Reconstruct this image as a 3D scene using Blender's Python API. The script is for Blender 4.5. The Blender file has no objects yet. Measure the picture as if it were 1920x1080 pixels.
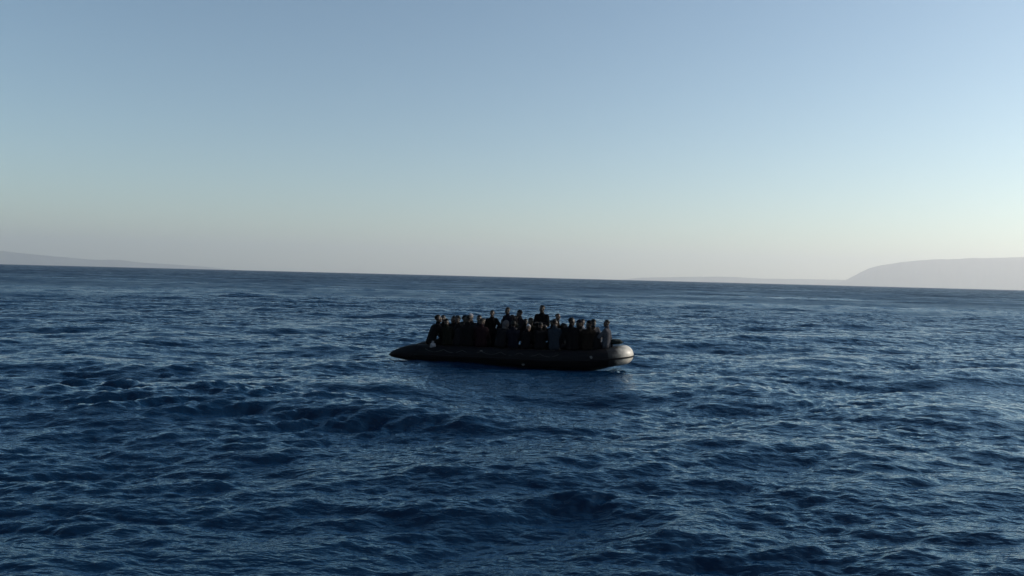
import bpy, bmesh, math, random
import numpy as np
from mathutils import Vector, Matrix, Euler

R = math.radians
scene = bpy.context.scene
C = scene.collection

# ------------------------------------------------------------------ camera
CAM_H = 2.83
cam_d = bpy.data.cameras.new('camera')
cam_d.sensor_width = 36.0
cam_d.lens = 36.0 * 1507 / 1920
cam_d.clip_start = 0.1
cam_d.clip_end = 120000
cam = bpy.data.objects.new('camera', cam_d)
C.objects.link(cam)
PITCH, ROLL = R(-0.83), R(1.46)
cam.location = (0, 0, CAM_H)
cam.rotation_euler = (Matrix.Rotation(R(90) + PITCH, 3, 'X') @ Matrix.Rotation(ROLL, 3, 'Z')).to_euler()
scene.camera = cam

# ------------------------------------------------------------------ sky and sun
SUN_AZ, SUN_EL = R(75), R(20)          # clockwise from the view direction (+Y)
world = bpy.data.worlds.new('World')
scene.world = world
world.use_nodes = True
wn = world.node_tree
wn.nodes.clear()
sky = wn.nodes.new('ShaderNodeTexSky')
sky.sky_type = 'NISHITA'
sky.sun_disc = False
sky.sun_elevation = SUN_EL
sky.sun_rotation = SUN_AZ
sky.altitude = 0
sky.air_density = 0.95
sky.dust_density = 0.5
sky.ozone_density = 1.3
bg = wn.nodes.new('ShaderNodeBackground')
bg.inputs['Strength'].default_value = 0.132
wo = wn.nodes.new('ShaderNodeOutputWorld')
wb = wn.nodes.new('ShaderNodeMix')          # the camera's white balance, the same over the whole sky
wb.data_type = 'RGBA'
wb.blend_type = 'MULTIPLY'
wb.inputs['Factor'].default_value = 1.0
wb.inputs['B'].default_value = (0.93, 1.02, 1.0, 1)
wn.links.new(sky.outputs[0], wb.inputs['A'])
wn.links.new(wb.outputs['Result'], bg.inputs['Color'])
wn.links.new(bg.outputs[0], wo.inputs['Surface'])

sun_dir = Vector((math.sin(SUN_AZ) * math.cos(SUN_EL), math.cos(SUN_AZ) * math.cos(SUN_EL), math.sin(SUN_EL)))
sun_d = bpy.data.lights.new('sun', 'SUN')
sun_d.energy = 4.3
sun_d.angle = R(0.53)
sun_d.color = (1.0, 0.93, 0.82)
sun = bpy.data.objects.new('sun', sun_d)
sun.rotation_euler = (-sun_dir).to_track_quat('-Z', 'Y').to_euler()
C.objects.link(sun)

scene.view_settings.view_transform = 'Standard'
scene.view_settings.look = 'None'
scene.view_settings.gamma = 1.0
scene.view_settings.use_curve_mapping = False
scene.view_settings.exposure = 0.0
scene.render.engine = 'CYCLES'
scene.cycles.use_denoising = True
scene.cycles.sample_clamp_indirect = 4.0
scene.cycles.max_bounces = 6
scene.cycles.volume_bounces = 1

# ------------------------------------------------------------------ helpers
def tag(o, label=None, cat=None, group=None, kind=None):
    for k, v in (('label', label), ('category', cat), ('group', group), ('kind', kind)):
        if v:
            o[k] = v
    return o

def mesh_obj(name, verts, faces, mat=None, parent=None, smooth=True):
    me = bpy.data.meshes.new(name)
    me.from_pydata([tuple(v) for v in verts], [], faces)
    me.update()
    if smooth:
        me.polygons.foreach_set('use_smooth', [True] * len(me.polygons))
    if mat:
        me.materials.append(mat)
    o = bpy.data.objects.new(name, me)
    C.objects.link(o)
    o.parent = parent
    return o

def bm_obj(name, bm, mat=None, parent=None, smooth=True):
    me = bpy.data.meshes.new(name)
    bm.to_mesh(me)
    bm.free()
    if smooth:
        me.polygons.foreach_set('use_smooth', [True] * len(me.polygons))
    if mat:
        me.materials.append(mat)
    o = bpy.data.objects.new(name, me)
    C.objects.link(o)
    o.parent = parent
    return o

def material(name, col, rough=0.7, spec=0.5, noise=0.25, scale=14.0, bump=0.0, bscale=60.0):
    m = bpy.data.materials.new(name)
    m.use_nodes = True
    nt = m.node_tree
    p = nt.nodes['Principled BSDF']
    p.inputs['Roughness'].default_value = rough
    p.inputs['Specular IOR Level'].default_value = spec
    tc = nt.nodes.new('ShaderNodeTexCoord')
    n = nt.nodes.new('ShaderNodeTexNoise')
    n.inputs['Scale'].default_value = scale
    n.inputs['Detail'].default_value = 5
    nt.links.new(tc.outputs['Object'], n.inputs['Vector'])
    r = nt.nodes.new('ShaderNodeValToRGB')
    r.color_ramp.elements[0].position = 0.3
    r.color_ramp.elements[1].position = 0.7
    r.color_ramp.elements[0].color = tuple(c * (1 - noise) for c in col) + (1,)
    r.color_ramp.elements[1].color = tuple(min(1, c * (1 + noise)) for c in col) + (1,)
    nt.links.new(n.outputs['Fac'], r.inputs['Fac'])
    nt.links.new(r.outputs['Color'], p.inputs['Base Color'])
    if bump:
        n2 = nt.nodes.new('ShaderNodeTexNoise')
        n2.inputs['Scale'].default_value = bscale
        nt.links.new(tc.outputs['Object'], n2.inputs['Vector'])
        b = nt.nodes.new('ShaderNodeBump')
        b.inputs['Strength'].default_value = bump
        b.inputs['Distance'].default_value = 0.02
        nt.links.new(n2.outputs['Fac'], b.inputs['Height'])
        nt.links.new(b.outputs['Normal'], p.inputs['Normal'])
    return m

# ------------------------------------------------------------------ boat placement (used by the sea too)
BOAT_LOC = Vector((0.02, 26.2, 0.0))
BOAT_YAW = R(-12)
BM = Matrix.Translation(BOAT_LOC) @ Matrix.Rotation(BOAT_YAW, 4, 'Z')
BMI = BM.inverted()

# ------------------------------------------------------------------ the sea
EARTH = 6.371e6
def fft_patch(N, L, A, lpeak, lmin, lmax, wind, spread, seed, iso=0.12):
    rng = np.random.default_rng(seed)
    k1 = np.fft.fftfreq(N, L / N) * 2 * np.pi
    kx, ky = np.meshgrid(k1, k1, indexing='ij')
    k = np.hypot(kx, ky)
    k[0, 0] = 1e-6
    c = (kx * math.cos(wind) + ky * math.sin(wind)) / k
    D = iso + (1 - iso) * np.abs(c) ** spread
    kp = 2 * np.pi / lpeak
    S = A * k ** -4 * np.exp(-(kp / k) ** 2) * D
    S *= (k > 2 * np.pi / lmax) & (k < 2 * np.pi / lmin)
    S[0, 0] = 0
    dk = 2 * np.pi / L
    amp = np.sqrt(S) * dk
    h = (rng.normal(size=(N, N)) + 1j * rng.normal(size=(N, N))) * amp
    f = lambda s: np.real(np.fft.ifft2(s) * N * N).astype(np.float32)
    return f(h), f(-1j * h * kx / k), f(-1j * h * ky / k)

def sample(arr, L, x, y, rot=0.0):
    N = arr.shape[0]
    c, s = math.cos(rot), math.sin(rot)
    u = ((x * c + y * s) / L * N) % N
    v = ((-x * s + y * c) / L * N) % N
    i = np.floor(u).astype(np.int64)
    j = np.floor(v).astype(np.int64)
    fu = (u - i).astype(np.float32)
    fv = (v - j).astype(np.float32)
    i %= N; j %= N
    i1 = (i + 1) % N; j1 = (j + 1) % N
    return (arr[i, j] * (1 - fu) * (1 - fv) + arr[i1, j] * fu * (1 - fv)
            + arr[i, j1] * (1 - fu) * fv + arr[i1, j1] * fu * fv)

WIND = R(-81)       # the chop runs roughly towards the camera
bigs = [(fft_patch(1024, 131.0, 0.0032, 8.5, 0.75, 60, WIND, 4.0, 11, 0.06), 131.0, 0.0)]
smalls = [(fft_patch(512, 15.7, 0.0070, 6.0, 0.10, 0.75, WIND - 0.62, 4, 5, 0.08), 15.7, 0.5),
          (fft_patch(512, 11.3, 0.0070, 6.0, 0.08, 0.75, WIND + 0.50, 4, 6, 0.08), 11.3, -0.35)]

def sstep(a, b, x):
    t = np.clip((x - a) / (b - a), 0, 1)
    return t * t * (3 - 2 * t)

# single steeper waves that stand out of the chop: place on the sea (m), half length, height, width, slant of the crest
STEEP = [(-6.9, 16.8, 4.2, 0.30, 1.0, 0.03), (-2.3, 15.7, 2.0, 0.19, 0.62, -0.10), (1.05, 10.2, 0.75, 0.19, 0.30, -0.04),
         (-4.1, 10.9, 0.50, 0.10, 0.24, 0.10), (-6.2, 10.6, 0.75, 0.10, 0.26, 0.06), (-1.15, 9.9, 0.55, 0.12, 0.24, 0.12),
         (-3.1, 11.9, 0.55, 0.08, 0.26, 0.0), (1.7, 8.35, 1.2, 0.09, 0.32, 0.02), (4.9, 13.4, 1.3, 0.11, 0.42, -0.08),
         (8.9, 15.5, 1.6, 0.10, 0.5, -0.06), (-1.9, 8.6, 0.7, 0.09, 0.26, 0.1), (5.2, 9.0, 0.6, 0.10, 0.24, -0.15),
         (-10.5, 21.5, 3.5, 0.13, 0.9, 0.02), (9.0, 24.0, 3.0, 0.11, 0.9, -0.03), (-4.6, 9.0, 0.6, 0.08, 0.22, 0.05), (3.2, 11.2, 0.8, 0.09, 0.3, -0.05)]

def wave(x, y, r):
    dx = np.zeros_like(x); dy = np.zeros_like(x); z = np.zeros_like(x)
    for (h, hx, hy), L, rot in bigs + smalls:
        small = L < 50
        a = 1.0
        if small:      # gusts: patches of rougher and calmer water; short chop fades where the mesh is too wide to hold it
            g = sample(bigs[0][0][0], 131.0, x * 0.83 + 37, y * 0.83 - 12, 0.9)
            a = (0.85 + 2.2 * g).clip(0.35, 1.7) * (1 - sstep(250, 1200, r))
        c, s = math.cos(rot), math.sin(rot)
        hh = sample(h, L, x, y, rot); px = sample(hx, L, x, y, rot); py = sample(hy, L, x, y, rot)
        ch = 0.7 if small else 0.85
        z += a * hh
        dx += ch * a * (px * c - py * s)
        dy += ch * a * (px * s + py * c)
    m = r < 45
    xm, ym = x[m], y[m]
    wob = sample(bigs[0][0][0], 131.0, xm * 6.0 + 11, ym * 6.0, 0.4)
    for cx, cy, hl, a, w, sl in STEEP:
        u = xm - cx
        v = ym - cy - sl * u - 0.8 * w * wob * 4
        e = 0.72 * a * np.exp(-(u / hl) ** 2) * (1 + 1.4 * wob)
        z[m] += e * (np.exp(-(v / w) ** 2) - 0.35 * np.exp(-((v + 1.9 * w) / (1.5 * w)) ** 2))
        dy[m] -= 0.45 * e * np.exp(-(v / (0.8 * w)) ** 2)
    return dx, dy, z

def sea_rings():
    rs = [0.6, 2.0, 4.0, 5.5, 6.5]
    r = 7.0
    while r < 90:
        rs.append(r)
        r += min(max(0.62 * r * r / (CAM_H * 804), 0.014), 0.115 + 0.0011 * max(0, r - 30))
    while r < 34000:
        rs.append(r)
        r *= 1.0095 if r < 1200 else 1.02
    rs.append(34000)
    return np.array(rs)

def build_sea():
    rs = sea_rings()
    fine = np.linspace(-R(39), R(39), 660)
    rest = np.linspace(R(39), R(321), 110)[1:-1]
    th = np.concatenate([fine, rest])
    nr, nt = len(rs), len(th)
    Rr, T = np.meshgrid(rs, th, indexing='ij')
    x = (Rr * np.sin(T)).ravel(); y = (Rr * np.cos(T)).ravel(); r = Rr.ravel()
    dx, dy, z = wave(x, y, r)
    # the hull presses the water flat where it floats
    iv = np.array(BMI)
    lx = iv[0, 0] * x + iv[0, 1] * y + iv[0, 3]
    ly = iv[1, 0] * x + iv[1, 1] * y + iv[1, 3]
    d = np.maximum(np.abs(lx) - 3.4, np.abs(ly) - 0.85)
    calm = 0.15 + 0.85 * sstep(-0.15, 0.8, d)
    z *= calm; dx *= calm; dy *= calm
    z -= 0.10 * (1 - sstep(-0.45, 0.05, d))
    fade = 1 - sstep(3000, 9000, r)
    co = np.empty((nr * nt, 3), np.float32)
    co[:, 0] = x + dx * fade
    co[:, 1] = y + dy * fade
    co[:, 2] = z * fade - r * r / (2 * EARTH)
    i, j = np.meshgrid(np.arange(nr - 1), np.arange(nt), indexing='ij')
    j2 = (j + 1) % nt
    quads = np.stack([i * nt + j, i * nt + j2, (i + 1) * nt + j2, (i + 1) * nt + j], -1).reshape(-1, 4)
    quads = quads[:, ::-1]
    me = bpy.data.meshes.new('sea')
    nf = len(quads)
    me.vertices.add(len(co)); me.loops.add(nf * 4); me.polygons.add(nf)
    me.vertices.foreach_set('co', co.ravel())
    me.loops.foreach_set('vertex_index', quads.ravel().astype(np.int32))
    me.polygons.foreach_set('loop_start', np.arange(0, nf * 4, 4, dtype=np.int32))
    me.polygons.foreach_set('loop_total', np.full(nf, 4, np.int32))
    me.polygons.foreach_set('use_smooth', np.ones(nf, bool))
    me.update(calc_edges=True)
    # short ripples that the mesh no longer holds are carried as gloss: rougher the coarser the mesh
    at = me.attributes.new('ripple', 'FLOAT', 'POINT')
    at.data.foreach_set('value', (0.045 + 0.43 * sstep(3.1, 6.0, np.log(r))).astype(np.float32))
    me.materials.append(sea_material())
    o = bpy.data.objects.new('sea', me)
    C.objects.link(o)
    tag(o, 'dark blue choppy sea reaching to the horizon', 'sea', kind='structure')

def sea_material():
    m = bpy.data.materials.new('sea_water')
    m.use_nodes = True
    nt = m.node_tree
    nt.nodes.clear()
    L = nt.links.new
    out = nt.nodes.new('ShaderNodeOutputMaterial')
    add = nt.nodes.new('ShaderNodeAddShader')
    dif = nt.nodes.new('ShaderNodeBsdfDiffuse')           # light scattered back out of deep clear water
    dif.inputs['Color'].default_value = (0.0013, 0.0110, 0.030, 1)
    ref = nt.nodes.new('ShaderNodeBsdfMetallic')          # F82 Fresnel: water's reflectance head-on and at 82 degrees
    ref.fresnel_type = 'F82'
    ref.inputs['Base Color'].default_value = (0.016, 0.020, 0.024, 1)
    ref.inputs['Edge Tint'].default_value = (0.64, 0.78, 0.87, 1)
    at = nt.nodes.new('ShaderNodeAttribute')
    at.attribute_name = 'ripple'
    g = nt.nodes.new('ShaderNodeNewGeometry')
    # wind streaks: bands of rougher and smoother water
    mp = nt.nodes.new('ShaderNodeMapping')
    mp.inputs['Rotation'].default_value = (0, 0, R(9))
    mp.inputs['Scale'].default_value = (0.02, 0.055, 0.05)
    L(g.outputs['Position'], mp.inputs['Vector'])
    ws = nt.nodes.new('ShaderNodeTexNoise')
    ws.inputs['Scale'].default_value = 1.0
    ws.inputs['Detail'].default_value = 6
    ws.inputs['Roughness'].default_value = 0.65
    L(mp.outputs['Vector'], ws.inputs['Vector'])
    mr = nt.nodes.new('ShaderNodeMapRange')
    mr.inputs['From Min'].default_value = 0.3
    mr.inputs['From Max'].default_value = 0.7
    mr.inputs['To Min'].default_value = 0.5
    mr.inputs['To Max'].default_value = 1.5
    L(ws.outputs['Fac'], mr.inputs['Value'])
    mu = nt.nodes.new('ShaderNodeMath')
    mu.operation = 'MULTIPLY'
    L(at.outputs['Fac'], mu.inputs[0])
    L(mr.outputs['Result'], mu.inputs[1])
    L(mu.outputs[0], ref.inputs['Roughness'])
    prev = None
    for sc, dist, det in ((5.5, 0.060, 3.0), (17.0, 0.014, 2.0)):
        mp = nt.nodes.new('ShaderNodeMapping')
        mp.inputs['Rotation'].default_value = (0, 0, R(8))
        mp.inputs['Scale'].default_value = (0.50, 1.0, 1.0)
        L(g.outputs['Position'], mp.inputs['Vector'])
        n = nt.nodes.new('ShaderNodeTexNoise')
        n.inputs['Scale'].default_value = sc
        n.inputs['Detail'].default_value = det
        n.inputs['Roughness'].default_value = 0.55
        L(mp.outputs['Vector'], n.inputs['Vector'])
        b = nt.nodes.new('ShaderNodeBump')
        b.inputs['Strength'].default_value = 0.8
        b.inputs['Distance'].default_value = dist
        L(n.outputs['Fac'], b.inputs['Height'])
        if prev:
            L(prev.outputs['Normal'], b.inputs['Normal'])
        prev = b
    L(prev.outputs['Normal'], ref.inputs['Normal'])
    L(prev.outputs['Normal'], dif.inputs['Normal'])
    L(dif.outputs[0], add.inputs[0])
    L(ref.outputs[0], add.inputs[1])
    L(add.outputs[0], out.inputs['Surface'])
    return m

build_sea()

# ------------------------------------------------------------------ far islands
def island(name, label, az0, az1, dist, prof, depth, seed):
    """a ridge between two bearings; prof(t) gives the crest height in metres above the sea"""
    rng = random.Random(seed)
    n, mrows = 220, 15
    ph = [(rng.uniform(0.5, 1) / q, rng.uniform(3, 5) * q, rng.uniform(0, 6.3)) for q in (2, 3, 5, 8, 13)]
    vs, fs = [], []
    for i in range(n + 1):
        t = i / n
        a = az0 + (az1 - az0) * t
        crest = prof(t) * (1 + 0.02 * sum(c * math.sin(f * t * 6.3 + p) for c, f, p in ph))
        for j in range(mrows):
            u = j / (mrows - 1)
            s = math.sin(u * math.pi) ** 0.8
            rough = 1 + (0.16 * math.sin(i * 0.7 + j * 1.1) + 0.10 * math.sin(i * 1.9 - j * 0.8)) * (1 - s)
            dd = dist + (u - 0.5) * depth
            z = crest * s * rough - dd * dd / (2 * EARTH) - 4
            vs.append((dd * math.sin(a), dd * math.cos(a), z))
    for i in range(n):
        for j in range(mrows - 1):
            q = i * mrows + j
            fs.append((q, q + mrows, q + mrows + 1, q + 1))
    o = mesh_obj(name, vs, fs, hill_mat)
    tag(o, label, 'island', kind='structure')
    return o

hill_mat = material('hill_scrub', (0.09, 0.10, 0.07), 0.9, 0.2, 0.4, 0.002)
PX = 1 / 1507.0
def az(px):
    return math.atan((px - 960) * PX)

def interp(pts):
    xs = [p[0] for p in pts]; ys = [p[1] for p in pts]
    return lambda t: float(np.interp(t, xs, ys))

def smoothprof(pts, d, x0, x1):
    """pts: (bearing in photo columns, height in photo rows over the sea line) -> metres at d"""
    base = d * d / (2 * EARTH) - CAM_H
    f = interp([((x - x0) / (x1 - x0), max(6.0, h * d * PX + (base if h > 0 else 0))) for x, h in pts])
    return lambda t: sum(f(min(1, max(0, t + o))) for o in (-0.02, -0.01, 0, 0.01, 0.02)) / 5

d1 = 25000.0
island('island_right', 'pale hazy headland with a flat top on the horizon at the right', az(1560), az(2500), d1,
       smoothprof([(1560, 0), (1590, 8), (1612, 17), (1633, 26), (1657, 33), (1698, 39), (1747, 44), (1830, 48), (1920, 50), (2100, 56), (2300, 40), (2500, 0)], d1, 1560, 2500), 2400, 3)
d2 = 28000.0
island('island_left', 'low faint strip of coast on the horizon at the left', az(-500), az(460), d2,
       smoothprof([(-500, 0), (-300, 21), (-100, 22), (0, 16), (60, 13), (120, 10), (170, 12), (210, 8), (300, 6), (350, 4), (400, 2), (460, 0)], d2, -500, 460), 2500, 4)
d3 = 27000.0
island('island_low', 'very faint low rise on the horizon beside the headland', az(1150), az(1660), d3,
       smoothprof([(1150, 0), (1200, 4), (1300, 8), (1370, 10), (1440, 8), (1520, 9), (1600, 9), (1660, 0)], d3, 1150, 1660), 2500, 5)

# ------------------------------------------------------------------ haze over the sea
def build_haze():
    S, lo, hi = 34000.0, -190.0, 1080.0
    vs = [(sx * S, sy * S, z) for z in (lo, hi) for sx, sy in ((-1, -1), (1, -1), (1, 1), (-1, 1))]
    fs = [(3, 2, 1, 0), (4, 5, 6, 7), (0, 1, 5, 4), (1, 2, 6, 5), (2, 3, 7, 6), (3, 0, 4, 7)]
    m = bpy.data.materials.new('haze_air')
    m.use_nodes = True
    nt = m.node_tree
    nt.nodes.clear()
    out = nt.nodes.new('ShaderNodeOutputMaterial')
    v = nt.nodes.new('ShaderNodeVolumePrincipled')
    v.inputs['Color'].default_value = (0.955, 0.95, 0.955, 1)
    v.inputs['Density'].default_value = 0.000065
    v.inputs['Anisotropy'].default_value = 0.38
    nt.links.new(v.outputs['Volume'], out.inputs['Volume'])
    o = mesh_obj('haze', vs, fs, m, smooth=False)
    tag(o, kind='stuff')
build_haze()

# ------------------------------------------------------------------ the inflatable boat
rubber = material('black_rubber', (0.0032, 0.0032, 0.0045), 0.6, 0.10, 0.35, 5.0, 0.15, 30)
hull_mat = material('hull_fabric', (0.010, 0.007, 0.006), 0.55, 0.25, 0.35, 4.0)
rope_mat = material('lifeline_rope', (0.05, 0.05, 0.05), 0.8, 0.2, 0.3, 60)
ply_mat = material('floor_plywood', (0.10, 0.075, 0.05), 0.7, 0.3, 0.3, 8)
patch_mat = material('grey_patch', (0.10, 0.10, 0.10), 0.6, 0.4, 0.15, 20)

TR, TY, TZ = 0.29, 0.80, 0.27           # tube radius, half spacing, height of the tube axis
BX0, BX1 = 1.60, 3.66                    # where the bow curve starts, and its tip
def axis_z(x):
    t = max(0.0, (x - 1.2) / (BX1 - 1.2))
    return TZ + 0.17 * t * t
def bow_point(a):                        # a: -90 deg near side .. 90 deg far side
    x = BX0 + (BX1 - BX0) * math.cos(a)
    return Vector((x, TY * math.copysign(abs(math.sin(a)) ** 0.9, a), axis_z(x)))
def tube_y(x):
    if x <= BX0:
        return TY
    return TY * max(0.0, 1 - ((x - BX0) / (BX1 - BX0)) ** 2) ** 0.45

def sweep(name, pts, radii, mat, parent, seg=24, cap=True, offset=None):
    pts = [Vector(p) for p in pts]
    vs, fs = [], []
    for i, p in enumerate(pts):
        t = (pts[min(i + 1, len(pts) - 1)] - pts[max(i - 1, 0)]).normalized()
        side = t.cross(Vector((0, 0, 1))).normalized()
        up = side.cross(t).normalized()
        for k in range(seg):
            a = 2 * math.pi * k / seg
            vs.append(p + (side * math.cos(a) + up * math.sin(a)) * radii[i])
    for i in range(len(pts) - 1):
        for k in range(seg):
            k2 = (k + 1) % seg
            fs.append((i * seg + k, i * seg + k2, (i + 1) * seg + k2, (i + 1) * seg + k))
    if cap:
        fs.append(tuple(range(seg - 1, -1, -1)))
        fs.append(tuple(range((len(pts) - 1) * seg, len(pts) * seg)))
    o = mesh_obj(name, vs, fs, mat, parent)
    return o

boat = bpy.data.objects.new('inflatable_boat', None)
C.objects.link(boat)
boat.matrix_world = BM
tag(boat, 'long black rubber boat crowded with people, rounded bow with a painted sun highlight, pointed stern tubes', 'boat')

side_x = [-2.95 + i * (BX0 + 2.95) / 14 for i in range(15)]
near_side = [Vector((x, -TY, axis_z(x))) for x in side_x]
bow_arc = [bow_point(R(a)) for a in range(-84, 85, 6)]
far_side = [Vector((x, TY, axis_z(x))) for x in reversed(side_x)]
path = near_side + bow_arc + far_side
path = [p for a, b in zip(path, path[1:]) for p in (a, a.lerp(b, 0.5))] + [path[-1]]
def tube_r(p):                           # slightly soft chambers, pinched at the seams
    pinch = sum(math.exp(-((p.x - q) / 0.10) ** 2) for q in (-1.6, 0.1, 1.5))
    return TR * (1 - 0.035 * pinch + 0.010 * math.sin(p.x * 4.1 + (1 if p.y > 0 else 0)) + 0.006 * math.sin(p.x * 11))
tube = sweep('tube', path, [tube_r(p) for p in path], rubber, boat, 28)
for sgn in (-1, 1):                      # tapered ends behind the transom
    n = 12
    cp, cr = [], []
    for i in range(n + 1):
        t = i / n
        cp.append(Vector((-2.93 - 0.97 * t, sgn * (TY - 0.02 * t), TZ - 0.10 * t * t)))
        cr.append(TR * (1 - 0.80 * t ** 1.5) if i < n else 0.02)
    cone = sweep('stern_cone', cp, cr, rubber, boat, 24)
    ring = sweep('seam_band', [(-3.02, sgn * TY, TZ), (-2.90, sgn * TY, TZ)], [TR * 0.965 + 0.008, TR + 0.008], rubber, cone, 24, False)
for x in (-1.6, 0.1, 1.5):               # glued seams between the air chambers
    for sgn in (-1, 1):
        sweep('seam_band', [(x - 0.05, sgn * TY, axis_z(x)), (x + 0.05, sgn * TY, axis_z(x))], [TR * 0.965 + 0.012] * 2, rubber, tube, 24, False)
# sun highlight on the bow nose, painted as pale colour fading to black aft
def bow_highlight_material():
    m = material('painted_bow_highlight', (0.54, 0.49, 0.42), 0.45, 0.35, 0.2, 5.0, 0.1, 40)
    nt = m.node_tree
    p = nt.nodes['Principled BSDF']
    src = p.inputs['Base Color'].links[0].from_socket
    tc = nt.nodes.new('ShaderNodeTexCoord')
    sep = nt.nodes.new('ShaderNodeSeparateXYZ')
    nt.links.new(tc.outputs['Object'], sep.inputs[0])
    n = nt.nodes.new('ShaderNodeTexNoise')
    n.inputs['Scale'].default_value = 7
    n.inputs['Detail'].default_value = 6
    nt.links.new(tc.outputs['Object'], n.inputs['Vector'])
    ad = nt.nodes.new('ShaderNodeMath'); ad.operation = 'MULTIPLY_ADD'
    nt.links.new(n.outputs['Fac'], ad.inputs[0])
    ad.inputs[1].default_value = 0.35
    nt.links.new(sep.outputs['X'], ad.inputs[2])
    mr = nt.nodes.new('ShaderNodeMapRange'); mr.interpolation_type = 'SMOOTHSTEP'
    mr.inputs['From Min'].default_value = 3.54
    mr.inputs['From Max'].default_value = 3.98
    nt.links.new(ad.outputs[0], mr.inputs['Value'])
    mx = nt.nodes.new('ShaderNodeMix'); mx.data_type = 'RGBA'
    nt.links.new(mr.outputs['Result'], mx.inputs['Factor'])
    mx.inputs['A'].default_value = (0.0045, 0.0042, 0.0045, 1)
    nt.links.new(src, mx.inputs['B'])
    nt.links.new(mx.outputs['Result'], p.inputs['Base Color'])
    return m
bow_highlight = bow_highlight_material()
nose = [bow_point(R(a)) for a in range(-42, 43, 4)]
sweep('bow_highlight_sleeve', nose, [TR + 0.006 + 0.004 * math.cos(R(a * 2.6)) for a in range(-42, 43, 4)], bow_highlight, boat, 32, False)
# rubbing strake along the widest line
def outward(pts, d, dz):
    res = []
    for i, p in enumerate(pts):
        t = (pts[min(i + 1, len(pts) - 1)] - pts[max(i - 1, 0)]).normalized()
        o = t.cross(Vector((0, 0, 1))).normalized()
        res.append(p + o * d + Vector((0, 0, dz)))
    return res
sweep('rubbing_strake', outward(path, TR + 0.004, -0.03), [0.028] * len(path), rubber, boat, 8)
# lifeline looped through patches
for sgn in (-1, 1):
    xs = [-2.6 + 0.62 * i for i in range(8)]
    for i, x in enumerate(xs):
        y = sgn * (tube_y(x) + TR * 0.80)
        z = axis_z(x) + TR * 0.62
        bm = bmesh.new()
        bmesh.ops.create_uvsphere(bm, u_segments=12, v_segments=8, radius=0.045)
        for v in bm.verts:
            v.co.z *= 0.8; v.co.y *= 0.35
        pa = bm_obj('rope_patch', bm, patch_mat if (i in (3,) and sgn < 0) else rubber, boat)
        pa.location = (x, y, z)
        pa.rotation_euler.x = sgn * R(-38)
        if i:
            px_, py_, pz_ = prev
            pts = []
            for k in range(11):
                t = k / 10
                sag = 0.09 * 4 * t * (1 - t)
                pts.append((px_ + (x - px_) * t, py_ + (y - py_) * t + sgn * (0.012 + 0.25 * sag), pz_ + (z - pz_) * t - sag))
            sweep('lifeline', pts, [0.008] * 11, rope_mat, boat, 6)
        prev = (x, y, z)
# air valve and repair patches on the near side
for x, dz, r in ((0.62, -0.17, 0.055), (2.72, 0.06, 0.05)):
    bm = bmesh.new()
    bmesh.ops.create_uvsphere(bm, u_segments=14, v_segments=8, radius=r)
    for v in bm.verts:
        v.co.y *= 0.3
    va = bm_obj('air_valve', bm, patch_mat, boat)
    va.location = (x, -(tube_y(x) + math.sqrt(max(0, TR * TR - dz * dz)) - 0.005), axis_z(x) + dz)
# floor boards, transom, V hull
for i in range(6):
    x0, x1 = -2.85 + i * 0.86, -2.85 + (i + 1) * 0.86 - 0.015
    bm = bmesh.new()
    bmesh.ops.create_cube(bm, size=1)
    w = 1.12 if x1 < 1.7 else 0.95
    for v in bm.verts:
        v.co = Vector(((x0 + x1) / 2 + v.co.x * (x1 - x0), v.co.y * w, 0.105 + v.co.z * 0.03))
    bm_obj('floor_board', bm, ply_mat, boat, False)
bm = bmesh.new()
bmesh.ops.create_cube(bm, size=1)
for v in bm.verts:
    v.co = Vector((-2.80 + v.co.x * 0.045, v.co.y * 1.10, 0.29 + v.co.z * 0.46))
bmesh.ops.bevel(bm, geom=bm.edges[:], offset=0.01, segments=2, affect='EDGES')
bm_obj('transom', bm, ply_mat, boat, False)
vs, fs = [], []
nx = 26
for i in range(nx + 1):
    x = -2.9 + (3.58 + 2.9) * i / nx
    w = tube_y(x) + 0.02
    z0 = axis_z(x) - TR + 0.07
    t = max(0, (x - 1.0) / 2.58)
    kz = -0.20 + (z0 + 0.19) * t ** 3
    kz = min(kz, z0 - 0.01)
    for u in (-1, -0.66, -0.33, 0, 0.33, 0.66, 1):
        vs.append((x, w * u, kz + (z0 - kz) * abs(u) ** 1.5))
for i in range(nx):
    for k in range(6):
        q = i * 7 + k
        fs.append((q, q + 1, q + 8, q + 7))
mesh_obj('hull_bottom', vs, fs, hull_mat, boat)

# ------------------------------------------------------------------ things lying in the boat
def blob(name, loc, rad, mat, seed, rot=0, amp=0.12):
    rng = random.Random(seed)
    bm = bmesh.new()
    bmesh.ops.create_icosphere(bm, subdivisions=4, radius=1)
    ph = [(Vector((rng.uniform(-1, 1), rng.uniform(-1, 1), rng.uniform(-1, 1))) * f, rng.uniform(0, 6)) for f in (2, 3, 4, 6, 9)]
    for v in bm.verts:
        n = v.co.normalized()
        k = 1 + amp * sum(math.sin(d.dot(n) * 2 + p) / (i + 1.2) for i, (d, p) in enumerate(ph))
        c = n * k
        c = Vector((math.copysign(abs(c.x) ** 0.8, c.x), math.copysign(abs(c.y) ** 0.8, c.y), math.copysign(abs(c.z) ** 0.8, c.z)))
        v.co = Vector((c.x * rad[0], c.y * rad[1], c.z * rad[2]))
    o = bm_obj(name, bm, mat)
    o.matrix_world = BM @ Matrix.Translation(loc) @ Matrix.Rotation(rot, 4, 'Z')
    return o
bag_mat = material('dark_green_canvas', (0.008, 0.014, 0.014), 0.85, 0.2, 0.3, 9, 0.3, 25)
bag = blob('sack', (3.38, -0.12, 0.845), (0.20, 0.26, 0.085), bag_mat, 3, 0.3)
tag(bag, 'dark green canvas sack lying on the bow of the boat', 'sack')
bm = bmesh.new()
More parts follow.
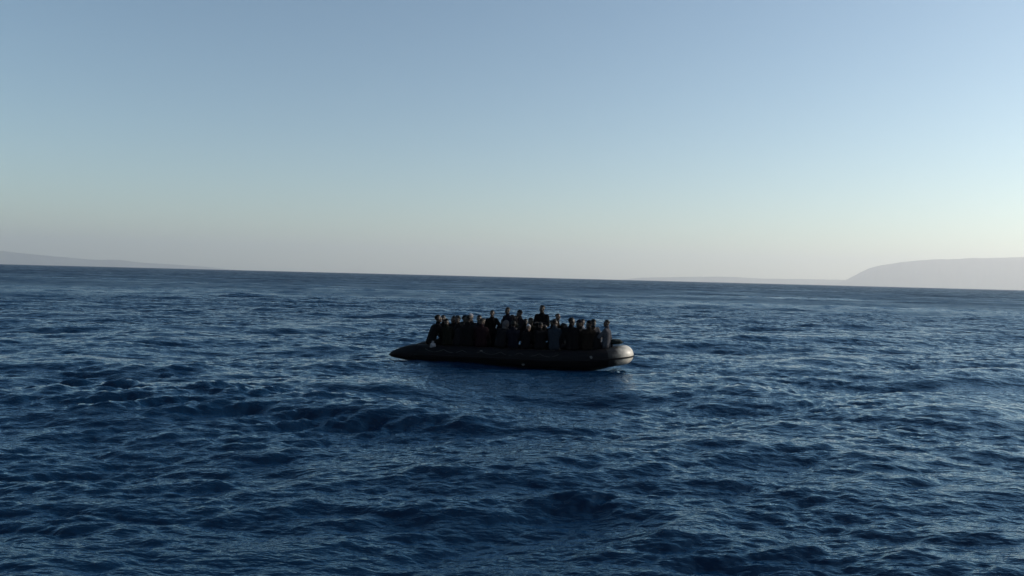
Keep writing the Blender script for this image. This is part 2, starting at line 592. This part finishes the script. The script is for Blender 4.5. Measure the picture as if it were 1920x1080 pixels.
bmesh.ops.create_cone(bm, segments=12, radius1=0.030, radius2=0.018, depth=0.10)
neck = bm_obj('tied_neck', bm, bag_mat, bag)
neck.matrix_parent_inverse = Matrix.Identity(4)
neck.location = (0.225, 0.0, 0.0); neck.rotation_euler = (0, R(90), 0)
white_plastic = material('white_plastic', (0.20, 0.19, 0.20), 0.5, 0.4, 0.12, 14)
pb = blob('plastic_bag', (-2.36, -0.97, 0.555), (0.085, 0.065, 0.075), white_plastic, 8, 0.5, 0.2)
tag(pb, 'small white plastic bag on the tube beside the person at the stern', 'bag')
bm = bmesh.new()
bmesh.ops.create_cone(bm, segments=10, radius1=0.018, radius2=0.04, depth=0.08)
kn = bm_obj('knot', bm, white_plastic, pb)
kn.location = (0, 0, 0.10)

# ------------------------------------------------------------------ people
def cap_into(bm, p, q, r1, r2, seg=12):
    p, q = Vector(p), Vector(q)
    d = q - p
    L = d.length
    rot = d.to_track_quat('Z', 'Y').to_matrix().to_4x4() if L > 1e-6 else Matrix.Identity(4)
    rings = []
    prof = [(-r1, 0.001)] + [(-r1 * math.cos(a), r1 * math.sin(a)) for a in (0.4, 0.8, 1.2)] + [(0, r1), (L, r2)] \
        + [(L + r2 * math.cos(a), r2 * math.sin(a)) for a in (1.2, 0.8, 0.4)] + [(L + r2, 0.001)]
    for z, r in prof:
        rings.append([bm.verts.new(p + rot.to_3x3() @ Vector((r * math.cos(2 * math.pi * k / seg), r * math.sin(2 * math.pi * k / seg), z))) for k in range(seg)])
    for a, b in zip(rings, rings[1:]):
        for k in range(seg):
            bm.faces.new((a[k], a[(k + 1) % seg], b[(k + 1) % seg], b[k]))
    bm.faces.new(list(reversed(rings[0])))
    bm.faces.new(rings[-1])

def ell_into(bm, c, rad, rot=None, seg=16):
    r = bmesh.ops.create_uvsphere(bm, u_segments=seg, v_segments=10, radius=1)
    M = Matrix.Translation(Vector(c)) @ (rot.to_4x4() if rot else Matrix.Identity(4)) @ Matrix.Diagonal((rad[0], rad[1], rad[2], 1))
    bmesh.ops.transform(bm, matrix=M, verts=r['verts'])

def fuse(name, bm, voxel, smooth):
    """one continuous skin over the overlapping volumes"""
    me = bpy.data.meshes.new('raw')
    bm.to_mesh(me); bm.free()
    o = bpy.data.objects.new('raw', me)
    C.objects.link(o)
    m = o.modifiers.new('r', 'REMESH'); m.mode = 'VOXEL'; m.voxel_size = voxel
    sm = o.modifiers.new('s', 'SMOOTH'); sm.factor = 0.5; sm.iterations = smooth
    dg = bpy.context.evaluated_depsgraph_get()
    res = bpy.data.meshes.new_from_object(o.evaluated_get(dg))
    bpy.data.objects.remove(o); bpy.data.meshes.remove(me)
    res.name = name
    res.polygons.foreach_set('use_smooth', [True] * len(res.polygons))
    res.materials.clear()
    res.materials.append(None)
    return res

def hand_into(bm, w, d, n):
    """wrist point, pointing direction, palm normal"""
    d = d.normalized(); n = (n - d * n.dot(d)).normalized(); s = d.cross(n)
    for k in (-0.027, 0.0, 0.027):
        cap_into(bm, w + s * k * 0.7, w + d * 0.085 + s * k, 0.016, 0.014, 8)
    for k, L in ((-0.034, 0.066), (-0.011, 0.078), (0.012, 0.073), (0.034, 0.056)):
        a = w + d * 0.088 + s * k
        b = a + (d * 0.88 + n * 0.35).normalized() * L * 0.5
        c = b + (d * 0.55 + n * 0.85).normalized() * L * 0.5
        cap_into(bm, a, b, 0.0095, 0.009, 8); cap_into(bm, b, c, 0.009, 0.008, 8)
    a = w + d * 0.03 - s * 0.032
    b = a + (d * 0.6 - s * 0.7 + n * 0.3).normalized() * 0.045
    cap_into(bm, a, b, 0.013, 0.011, 8); cap_into(bm, b, b + (d * 0.85 + n * 0.4).normalized() * 0.036, 0.011, 0.009, 8)

def figure(kind, lean=0.08, side=0.0, twist=0.0, hyaw=0.0, hpitch=0.0, arms='knees', knee=0.13):
    """joints of one pose, facing +Y; z = 0 is the seat (sitting) or the floor (standing, kneeling)"""
    J = {}
    if kind == 'sit':
        base, hz = Vector((0, 0, 0.10)), 0.10
        for s in (-1, 1):
            J['hip', s] = Vector((0.09 * s, 0.03, 0.10)); J['knee', s] = Vector((knee * s, 0.45, 0.075)); J['ankle', s] = Vector((knee * 0.9 * s, 0.40, -0.345))
    elif kind == 'stand':
        base = Vector((0, 0, 0.93))
        for s in (-1, 1):
            J['hip', s] = Vector((0.09 * s, 0, 0.92)); J['knee', s] = Vector((0.10 * s, 0.03, 0.50)); J['ankle', s] = Vector((0.10 * s, -0.03 + 0.06 * s, 0.085))
    else:   # kneel
        base = Vector((0, 0, 0.50))
        for s in (-1, 1):
            J['hip', s] = Vector((0.09 * s, 0, 0.49)); J['knee', s] = Vector((0.11 * s, 0.10, 0.07)); J['ankle', s] = Vector((0.10 * s, -0.30, 0.07))
    tw = Matrix.Rotation(twist, 3, 'Z')
    up = Vector((side, lean, 1)).normalized()
    J['pelvis'] = base
    J['waist'] = base + Vector((side * 0.4, lean * 0.4, 1)).normalized() * 0.18
    J['chest'] = J['waist'] + up * 0.20
    J['neck'] = J['chest'] + (up + Vector((0, lean * 0.3, 0))).normalized() * 0.16
    for s in (-1, 1):
        J['sh', s] = J['chest'] + up * 0.075 + tw @ Vector((0.160 * s, 0, 0))
    HR = tw @ Euler((hpitch, 0, hyaw), 'XYZ').to_matrix()
    J['head'] = J['neck'] + HR @ Vector((0, 0.025, 0.150))
    J['HR'] = HR
    fwd = tw @ Vector((0, 1, 0))
    for s in (-1, 1):
        S = J['sh', s]; out = tw @ Vector((s, 0, 0))
        a = arms if isinstance(arms, str) else arms[0 if s < 0 else 1]
        if a == 'knees':
            J['el', s] = S + out * 0.06 + fwd * 0.10 + Vector((0, 0, -0.25)); J['wr', s] = J['knee', s] + Vector((0, -0.12, 0.12))
        elif a == 'cross':
            J['el', s] = S + out * 0.05 + fwd * 0.13 + Vector((0, 0, -0.24)); J['wr', s] = J['chest'] + fwd * 0.20 - out * 0.06 + Vector((0, 0, -0.13 - 0.03 * s))
        elif a == 'hug':
            J['el', s] = S + out * 0.06 + fwd * 0.17 + Vector((0, 0, -0.21)); J['wr', s] = J['el', s] + fwd * 0.20 - out * 0.14 + Vector((0, 0, -0.05))
        elif a == 'down':
            J['el', s] = S + out * 0.05 - fwd * 0.02 + Vector((0, 0, -0.28)); J['wr', s] = J['el', s] + fwd * 0.07 + out * 0.01 + Vector((0, 0, -0.24))
        elif a == 'grip':
            J['el', s] = S + out * 0.11 - fwd * 0.05 + Vector((0, 0, -0.25)); J['wr', s] = Vector((0.33 * s, -0.02, 0.08)) if kind == 'sit' else J['el', s] + out * 0.08 + fwd * 0.10 + Vector((0, 0, -0.20))
        elif a == 'reach':
            J['el', s] = S + out * 0.14 + fwd * 0.05 + Vector((0, 0, -0.22)); J['wr', s] = J['el', s] + out * 0.17 + fwd * 0.14 + Vector((0, 0, -0.02))
    return J

def torso_into(bm, J, e):
    for s in (-1, 1):
        o = (J['sh', 1] - J['sh', -1]).normalized() * s
        cap_into(bm, J['pelvis'] + o * 0.070, J['waist'] + o * 0.050, 0.105 + e, 0.096 + e)
        cap_into(bm, J['waist'] + o * 0.050, J['chest'] + o * 0.075, 0.096 + e, 0.106 + e)
        cap_into(bm, J['chest'] + o * 0.08 + Vector((0, 0, 0.02)), J['sh', s] - o * 0.01, 0.105 + e, 0.062 + e)
        cap_into(bm, J['neck'] - Vector((0, 0, 0.05)), J['sh', s], 0.048 + e, 0.050 + e)

def build_pose(kind, **kw):
    J = figure(kind, **kw)
    HR = J['HR']
    # body: trunk, limbs, hands, head with face, all one skin
    bm = bmesh.new()
    torso_into(bm, J, -0.004)
    for s in (-1, 1):
        cap_into(bm, J['hip', s], J['knee', s], 0.083, 0.058)
        cap_into(bm, J['knee', s], J['ankle', s], 0.056, 0.040)
        toe = Vector((0.02 * s, 0.15, -0.045)) if kind != 'kneel' else Vector((0, -0.16, -0.02))
        cap_into(bm, J['ankle', s] - Vector((0, 0.02, 0.03)), J['ankle', s] + toe, 0.040, 0.030)
        cap_into(bm, J['sh', s], J['el', s], 0.052, 0.042)
        cap_into(bm, J['el', s], J['wr', s], 0.041, 0.028)
        fd = (J['wr', s] - J['el', s]).normalized()
        hand_into(bm, J['wr', s], (fd + Vector((0, 0.25, -0.15))).normalized(), Vector((-0.3 * s, 0, -1)))
    cap_into(bm, J['neck'] - Vector((0, 0, 0.03)), J['head'] - HR @ Vector((0, 0.02, 0.03)), 0.058, 0.052)
    H = J['head']
    P = lambda x, y, z: H + HR @ Vector((x, y, z))
    ell_into(bm, P(0, -0.012, 0.030), (0.074, 0.092, 0.088), HR)
    ell_into(bm, P(0, 0.022, -0.038), (0.058, 0.066, 0.078), HR)
    cap_into(bm, P(0, 0.084, 0.018), P(0, 0.100, -0.018), 0.010, 0.015, 8)        # nose
    for s in (-1, 1):
        ell_into(bm, P(0.076 * s, -0.004, -0.005), (0.009, 0.020, 0.032), HR, 8)    # ears
        cap_into(bm, P(0.012 * s, 0.082, 0.030), P(0.046 * s, 0.068, 0.030), 0.011, 0.010, 8)   # brow
        ell_into(bm, P(0.043 * s, 0.060, -0.020), (0.022, 0.020, 0.018), HR, 8)     # cheek
    cap_into(bm, P(-0.020, 0.082, -0.055), P(0.020, 0.082, -0.055), 0.008, 0.008, 8)   # lips
    cap_into(bm, P(-0.016, 0.079, -0.069), P(0.016, 0.079, -0.069), 0.008, 0.008, 8)
    ell_into(bm, P(0, 0.070, -0.098), (0.026, 0.020, 0.018), HR, 8)                 # chin
    body = fuse('person_body', bm, 0.0105, 2)
    # jacket: body, sleeves, collar, loose hem
    bm = bmesh.new()
    torso_into(bm, J, 0.020)
    for s in (-1, 1):
        cap_into(bm, J['sh', s], J['el', s], 0.072, 0.062)
        cap_into(bm, J['el', s], J['el', s].lerp(J['wr', s], 0.93), 0.061, 0.046)
        cap_into(bm, J['el', s].lerp(J['wr', s], 0.86), J['el', s].lerp(J['wr', s], 0.95), 0.050, 0.044, 10)
    cap_into(bm, J['neck'] - Vector((0, 0, 0.05)), J['neck'] + Vector((0, -0.012, 0.045)), 0.092, 0.066)
    jacket = fuse('jacket', bm, 0.019, 2)
    bm = bmesh.new()
    for s in (-1, 1):
        cap_into(bm, J['pelvis'] + Vector((0.07 * s, 0, -0.01)), J['hip', s], 0.106, 0.100)
        cap_into(bm, J['hip', s], J['knee', s], 0.100, 0.075)
        cap_into(bm, J['knee', s], J['knee', s].lerp(J['ankle', s], 0.93), 0.074, 0.060)
    trousers = fuse('trousers', bm, 0.019, 2)
    shoes = []
    for s in (-1, 1):
        bm = bmesh.new()
        A = J['ankle', s]
        if kind == 'kneel':
            cap_into(bm, A, A + Vector((0, -0.17, -0.01)), 0.050, 0.040)
        else:
            cap_into(bm, A + Vector((0, -0.035, -0.035)), A + Vector((0.02 * s, 0.15, -0.048)), 0.048, 0.040)
            cap_into(bm, A + Vector((0, -0.01, -0.03)), A + Vector((0, -0.01, 0.03)), 0.050, 0.048)
        shoes.append(fuse('shoe', bm, 0.016, 1))
    HM = Matrix.Translation(H) @ HR.to_4x4()
    return dict(body=body, jacket=jacket, trousers=trousers, shoes=shoes, head=HM)

def headwear(kind, seed):
    """in head space: origin between the ears, +Y is the face"""
    rng = random.Random(seed)
    bm = bmesh.new()
    bmesh.ops.create_uvsphere(bm, u_segments=28, v_segments=18, radius=1)
    kill = []
    for v in bm.verts:
        x, y, z = v.co
        wob = 0.03 * math.sin(7 * x + seed) * math.cos(9 * y + 2 * z) + rng.uniform(-0.02, 0.02)
        if kind == 'hair':
            if z < 0.18 + 0.42 * y or (y > 0.62 and z < 0.62): kill.append(v)
            r = (0.082 * (1 + wob), 0.101 * (1 + wob), 0.097 * (1 + wob)); c = (0, -0.012, 0.030)
        elif kind == 'curly':
            if z < -0.15 + 0.62 * y or (y > 0.60 and z < 0.6): kill.append(v)
            w = 1 + 2.2 * wob
            r = (0.092 * w, 0.108 * w, 0.106 * w); c = (0, -0.016, 0.034)
        elif kind == 'beanie':
            if z < 0.12 + 0.15 * y: kill.append(v)
            r = (0.086, 0.105, 0.112 + 0.006 * math.sin(5 * x)); c = (0, -0.010, 0.030)
        elif kind == 'hood':
            if y > 0.55 and abs(x) < 0.8 and -0.85 < z < 0.66: kill.append(v)
            w = 1 + wob
            r = (0.104 * w, 0.122 * w, 0.140 * w); c = (0, -0.016, 0.0)
        v.co = Vector((x * r[0] + c[0], y * r[1] + c[1], z * r[2] + c[2]))
    bmesh.ops.delete(bm, geom=kill, context='VERTS')
    if kind == 'hood':
        ell_into(bm, (0, -0.03, -0.12), (0.10, 0.10, 0.05))
    r = bmesh.ops.solidify(bm, geom=bm.faces[:], thickness=0.008)
    me = bpy.data.meshes.new(kind)
    bm.to_mesh(me); bm.free()
    me.polygons.foreach_set('use_smooth', [True] * len(me.polygons))
    me.materials.append(None)
    return me

POSES = {
    'sit_knees': build_pose('sit', lean=0.10, hyaw=0.15),
    'sit_lean': build_pose('sit', lean=0.34, hpitch=-0.10, arms='hug', hyaw=-0.2),
    'sit_cross': build_pose('sit', lean=0.02, arms='cross', hyaw=0.55, twist=0.15),
    'sit_bow': build_pose('sit', lean=0.24, hpitch=-0.42, arms='knees', twist=-0.1),
    'sit_grip': build_pose('sit', lean=0.05, arms=('grip', 'knees'), hyaw=-0.7, twist=-0.2, side=-0.06),
    'sit_grip2': build_pose('sit', lean=0.08, arms=('hug', 'grip'), hyaw=0.75, twist=0.2, side=0.05, knee=0.10),
    'stand': build_pose('stand', lean=0.03, arms='down', hyaw=0.3),
    'stand_stoop': build_pose('stand', lean=0.30, arms=('reach', 'down'), hyaw=-0.3, hpitch=0.05),
    'stand_cross': build_pose('stand', lean=0.06, arms='cross', hyaw=-0.5, twist=-0.25),
    'kneel': build_pose('kneel', lean=0.10, arms='cross', hyaw=0.4, twist=0.2),
    'kneel_reach': build_pose('kneel', lean=0.18, arms=('down', 'reach'), hyaw=-0.5, hpitch=-0.15),
    'stern': build_pose('sit', lean=0.42, arms=('grip', 'hug'), hyaw=-0.15, hpitch=0.22, side=0.03),
}
HEADWEAR = {k: headwear(k, i + 2) for i, k in enumerate(('hair', 'curly', 'beanie', 'hood'))}

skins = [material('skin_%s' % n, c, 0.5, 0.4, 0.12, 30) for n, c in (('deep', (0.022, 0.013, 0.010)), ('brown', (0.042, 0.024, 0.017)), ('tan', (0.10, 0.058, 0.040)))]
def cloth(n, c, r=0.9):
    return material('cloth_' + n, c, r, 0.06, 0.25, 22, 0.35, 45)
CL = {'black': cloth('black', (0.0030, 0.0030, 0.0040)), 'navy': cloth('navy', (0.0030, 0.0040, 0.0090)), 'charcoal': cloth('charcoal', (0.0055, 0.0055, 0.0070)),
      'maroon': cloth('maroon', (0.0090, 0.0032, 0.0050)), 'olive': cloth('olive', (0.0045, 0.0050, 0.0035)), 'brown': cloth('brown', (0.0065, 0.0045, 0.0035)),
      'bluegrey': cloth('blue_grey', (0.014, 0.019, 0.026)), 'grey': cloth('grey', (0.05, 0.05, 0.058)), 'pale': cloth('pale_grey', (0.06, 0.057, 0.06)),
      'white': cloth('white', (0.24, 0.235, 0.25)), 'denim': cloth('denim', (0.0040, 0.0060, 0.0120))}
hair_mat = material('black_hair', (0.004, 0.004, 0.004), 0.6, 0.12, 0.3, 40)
shoe_mat = material('dark_shoe', (0.02, 0.02, 0.02), 0.6, 0.3, 0.3, 20)

def part(name, me, mat, parent, mtx=None):
    o = bpy.data.objects.new(name, me)
    C.objects.link(o)
    o.parent = parent
    if mtx is not None:
        o.matrix_local = mtx
    o.material_slots[0].link = 'OBJECT'
    o.material_slots[0].material = mat
    return o

lean_rng = random.Random(77)
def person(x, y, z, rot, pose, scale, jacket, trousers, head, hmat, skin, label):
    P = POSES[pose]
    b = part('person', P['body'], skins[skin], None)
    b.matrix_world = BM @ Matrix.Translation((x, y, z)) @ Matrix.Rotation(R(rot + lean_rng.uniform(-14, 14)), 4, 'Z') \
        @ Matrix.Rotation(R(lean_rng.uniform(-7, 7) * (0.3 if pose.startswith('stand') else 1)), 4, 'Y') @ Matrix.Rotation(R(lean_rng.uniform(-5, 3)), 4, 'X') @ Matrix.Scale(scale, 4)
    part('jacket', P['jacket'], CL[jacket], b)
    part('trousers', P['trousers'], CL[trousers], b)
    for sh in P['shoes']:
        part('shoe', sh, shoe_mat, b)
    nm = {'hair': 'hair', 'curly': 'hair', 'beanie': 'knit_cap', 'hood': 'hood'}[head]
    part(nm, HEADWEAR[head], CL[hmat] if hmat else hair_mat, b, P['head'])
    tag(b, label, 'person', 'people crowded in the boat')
    return b

FLOOR = 0.12
def seat(x):
    return axis_z(x) + TR - 0.012
N, F = -0.76, 0.76
crowd = [
    # near tube, backs to the camera, stern to bow
    (-2.50, N + 0.02, None, -62, 'stern', 1.13, 'black', 'black', 'hair', None, 1, 'person in black leaning forward at the stern, leftmost in the boat'),
    (-1.93, N, None, 6, 'sit_bow', 0.97, 'olive', 'black', 'beanie', 'black', 1, 'person in dark olive jacket with bowed head, right of the leftmost person'),
    (-1.31, N, None, -8, 'sit_cross', 1.10, 'black', 'denim', 'hair', None, 0, 'person in black sitting just left of the white knit cap'),
    (-0.83, N, None, 10, 'sit_bow', 1.03, 'maroon', 'black', 'hair', None, 1, 'person in dark maroon jacket with lowered head, left of the pale hood'),
    (-0.22, N, None, -4, 'sit_lean', 1.00, 'charcoal', 'black', 'hood', 'pale', 2, 'person wearing a pale grey hood at the middle of the near side'),
    (0.22, N, None, 5, 'sit_knees', 0.95, 'navy', 'navy', 'curly', None, 0, 'curly haired person in navy beside the pale hood'),
    (0.61, N, None, -10, 'sit_bow', 0.88, 'black', 'black', 'beanie', 'white', 2, 'small person in a white cap sitting low on the near side'),
    (1.08, N, None, 4, 'sit_lean', 0.98, 'black', 'charcoal', 'hair', None, 1, 'person in black hunched in front of the tallest standing person'),
    (1.56, N, None, -12, 'sit_knees', 1.08, 'bluegrey', 'denim', 'hair', None, 1, 'person in a blue grey jacket, back to the camera'),
    (2.09, N + 0.03, None, 8, 'sit_grip', 1.13, 'black', 'black', 'hair', None, 0, 'tall dark person on the near side, right of the blue grey jacket'),
    (2.54, N + 0.11, None, 22, 'sit_cross', 1.00, 'brown', 'black', 'beanie', 'black', 1, 'person in dark brown jacket and black cap near the bow'),
    (3.12, -0.42, None, 58, 'sit_grip2', 0.98, 'grey', 'navy', 'hair', None, 1, 'person in a light grey jacket at the bow, rightmost in the boat'),
    (-1.62, N, None, -20, 'sit_lean', 0.90, 'charcoal', 'black', 'hair', None, 0, 'hunched person in charcoal left of the person below the white knit cap'),
    (2.84, N + 0.18, None, 34, 'sit_lean', 0.86, 'black', 'black', 'hair', None, 1, 'low hunched person in black beside the rightmost person'),
    # far tube, facing the camera
    (1.26, F, None, 176, 'sit_cross', 0.95, 'black', 'black', 'hair', None, 1, 'person in black on the far side behind the blue grey jacket'),
    (1.72, F, None, 184, 'sit_bow', 0.90, 'charcoal', 'navy', 'hood', 'charcoal', 0, 'low person in a charcoal hood in the gap right of the blue grey jacket'),
    (-2.45, F, None, 176, 'sit_knees', 1.00, 'black', 'black', 'hair', None, 0, 'second person from the stern, in black, facing the camera'),
    (-1.80, F, None, 185, 'sit_cross', 1.00, 'navy', 'charcoal', 'curly', None, 1, 'curly haired person in navy on the far side near the stern'),
    (-1.52, F, None, 170, 'sit_knees', 1.07, 'charcoal', 'black', 'beanie', 'white', 1, 'person in a bright white knit cap on the far side'),
    (-0.98, F, None, 182, 'sit_lean', 1.00, 'brown', 'black', 'hair', None, 1, 'person in dark brown on the far side, left of a standing person'),
    (-0.50, F, None, 190, 'sit_bow', 1.00, 'black', 'navy', 'hood', 'black', 0, 'person in a black hood on the far side amidships'),
    (-0.10, F, None, 174, 'sit_cross', 1.07, 'olive', 'black', 'hair', None, 1, 'person in dark olive on the far side, right of a standing person'),
    (0.35, F, None, 180, 'sit_knees', 0.98, 'maroon', 'denim', 'hair', None, 0, 'person in dark maroon on the far side behind the standing group'),
    (0.82, F, None, 186, 'sit_lean', 1.00, 'navy', 'black', 'hood', 'navy', 1, 'person in a navy hood behind the tallest standing person'),
    (2.16, F - 0.03, None, 172, 'sit_knees', 1.01, 'white', 'black', 'hair', None, 1, 'person in a white shirt on the far side near the bow'),
    (2.60, F - 0.14, None, 200, 'sit_bow', 1.02, 'pale', 'black', 'curly', None, 0, 'curly haired person in a pale grey top on the far side near the bow'),
    (-2.10, F + 0.02, None, 150, 'sit_lean', 1.02, 'black', 'navy', 'hair', None, 1, 'dark hunched person on the far side between the curly hair and the stern'),
    # standing and stooping between the two rows
    (-0.70, 0.02, FLOOR, 200, 'stand_stoop', 0.935, 'black', 'black', 'hair', None, 1, 'stooping person, leftmost of those standing in the middle'),
    (-0.22, 0.05, FLOOR, 150, 'stand', 0.975, 'navy', 'black', 'hair', None, 0, 'person in navy standing upright left of the tallest one'),
    (0.42, 0.02, FLOOR, 120, 'stand_stoop', 0.94, 'charcoal', 'black', 'beanie', 'black', 1, 'stooping person in a black cap between the two tallest ones'),
    (0.93, 0.04, FLOOR, 190, 'stand_cross', 1.04, 'black', 'black', 'hair', None, 0, 'tallest person, standing in black at the middle of the boat'),
    (1.24, 0.28, FLOOR, 250, 'stand_stoop', 0.90, 'brown', 'denim', 'hair', None, 2, 'stooping person in brown just right of the tallest one'),
    # kneeling on the floor boards between the rows
    (-1.66, 0.03, FLOOR, 140, 'kneel', 1.04, 'black', 'black', 'curly', None, 0, 'person kneeling in black between the stern sitters and the white knit cap'),
    (-1.14, 0.00, FLOOR, 220, 'kneel_reach', 1.08, 'navy', 'black', 'hair', None, 1, 'person kneeling in navy left of the standing group'),
    (0.10, 0.02, FLOOR, 100, 'kneel', 1.10, 'charcoal', 'black', 'hood', 'charcoal', 1, 'person kneeling in a charcoal hood amid the standing group'),
    (0.70, 0.25, FLOOR, 200, 'kneel_reach', 1.08, 'olive', 'black', 'hair', None, 0, 'person kneeling in olive just left of the tallest person'),
    (2.36, 0.00, FLOOR + 0.02, 60, 'kneel', 1.03, 'black', 'navy', 'beanie', 'navy', 1, 'person kneeling in a navy cap between the bow sitters'),
    (1.62, 0.30, FLOOR, 300, 'kneel_reach', 0.93, 'navy', 'black', 'hair', None, 0, 'low kneeling person behind the blue grey jacket'),
]
for row in crowd:
    row = list(row)
    if row[2] is None:
        row[2] = seat(row[0])
    person(*row)
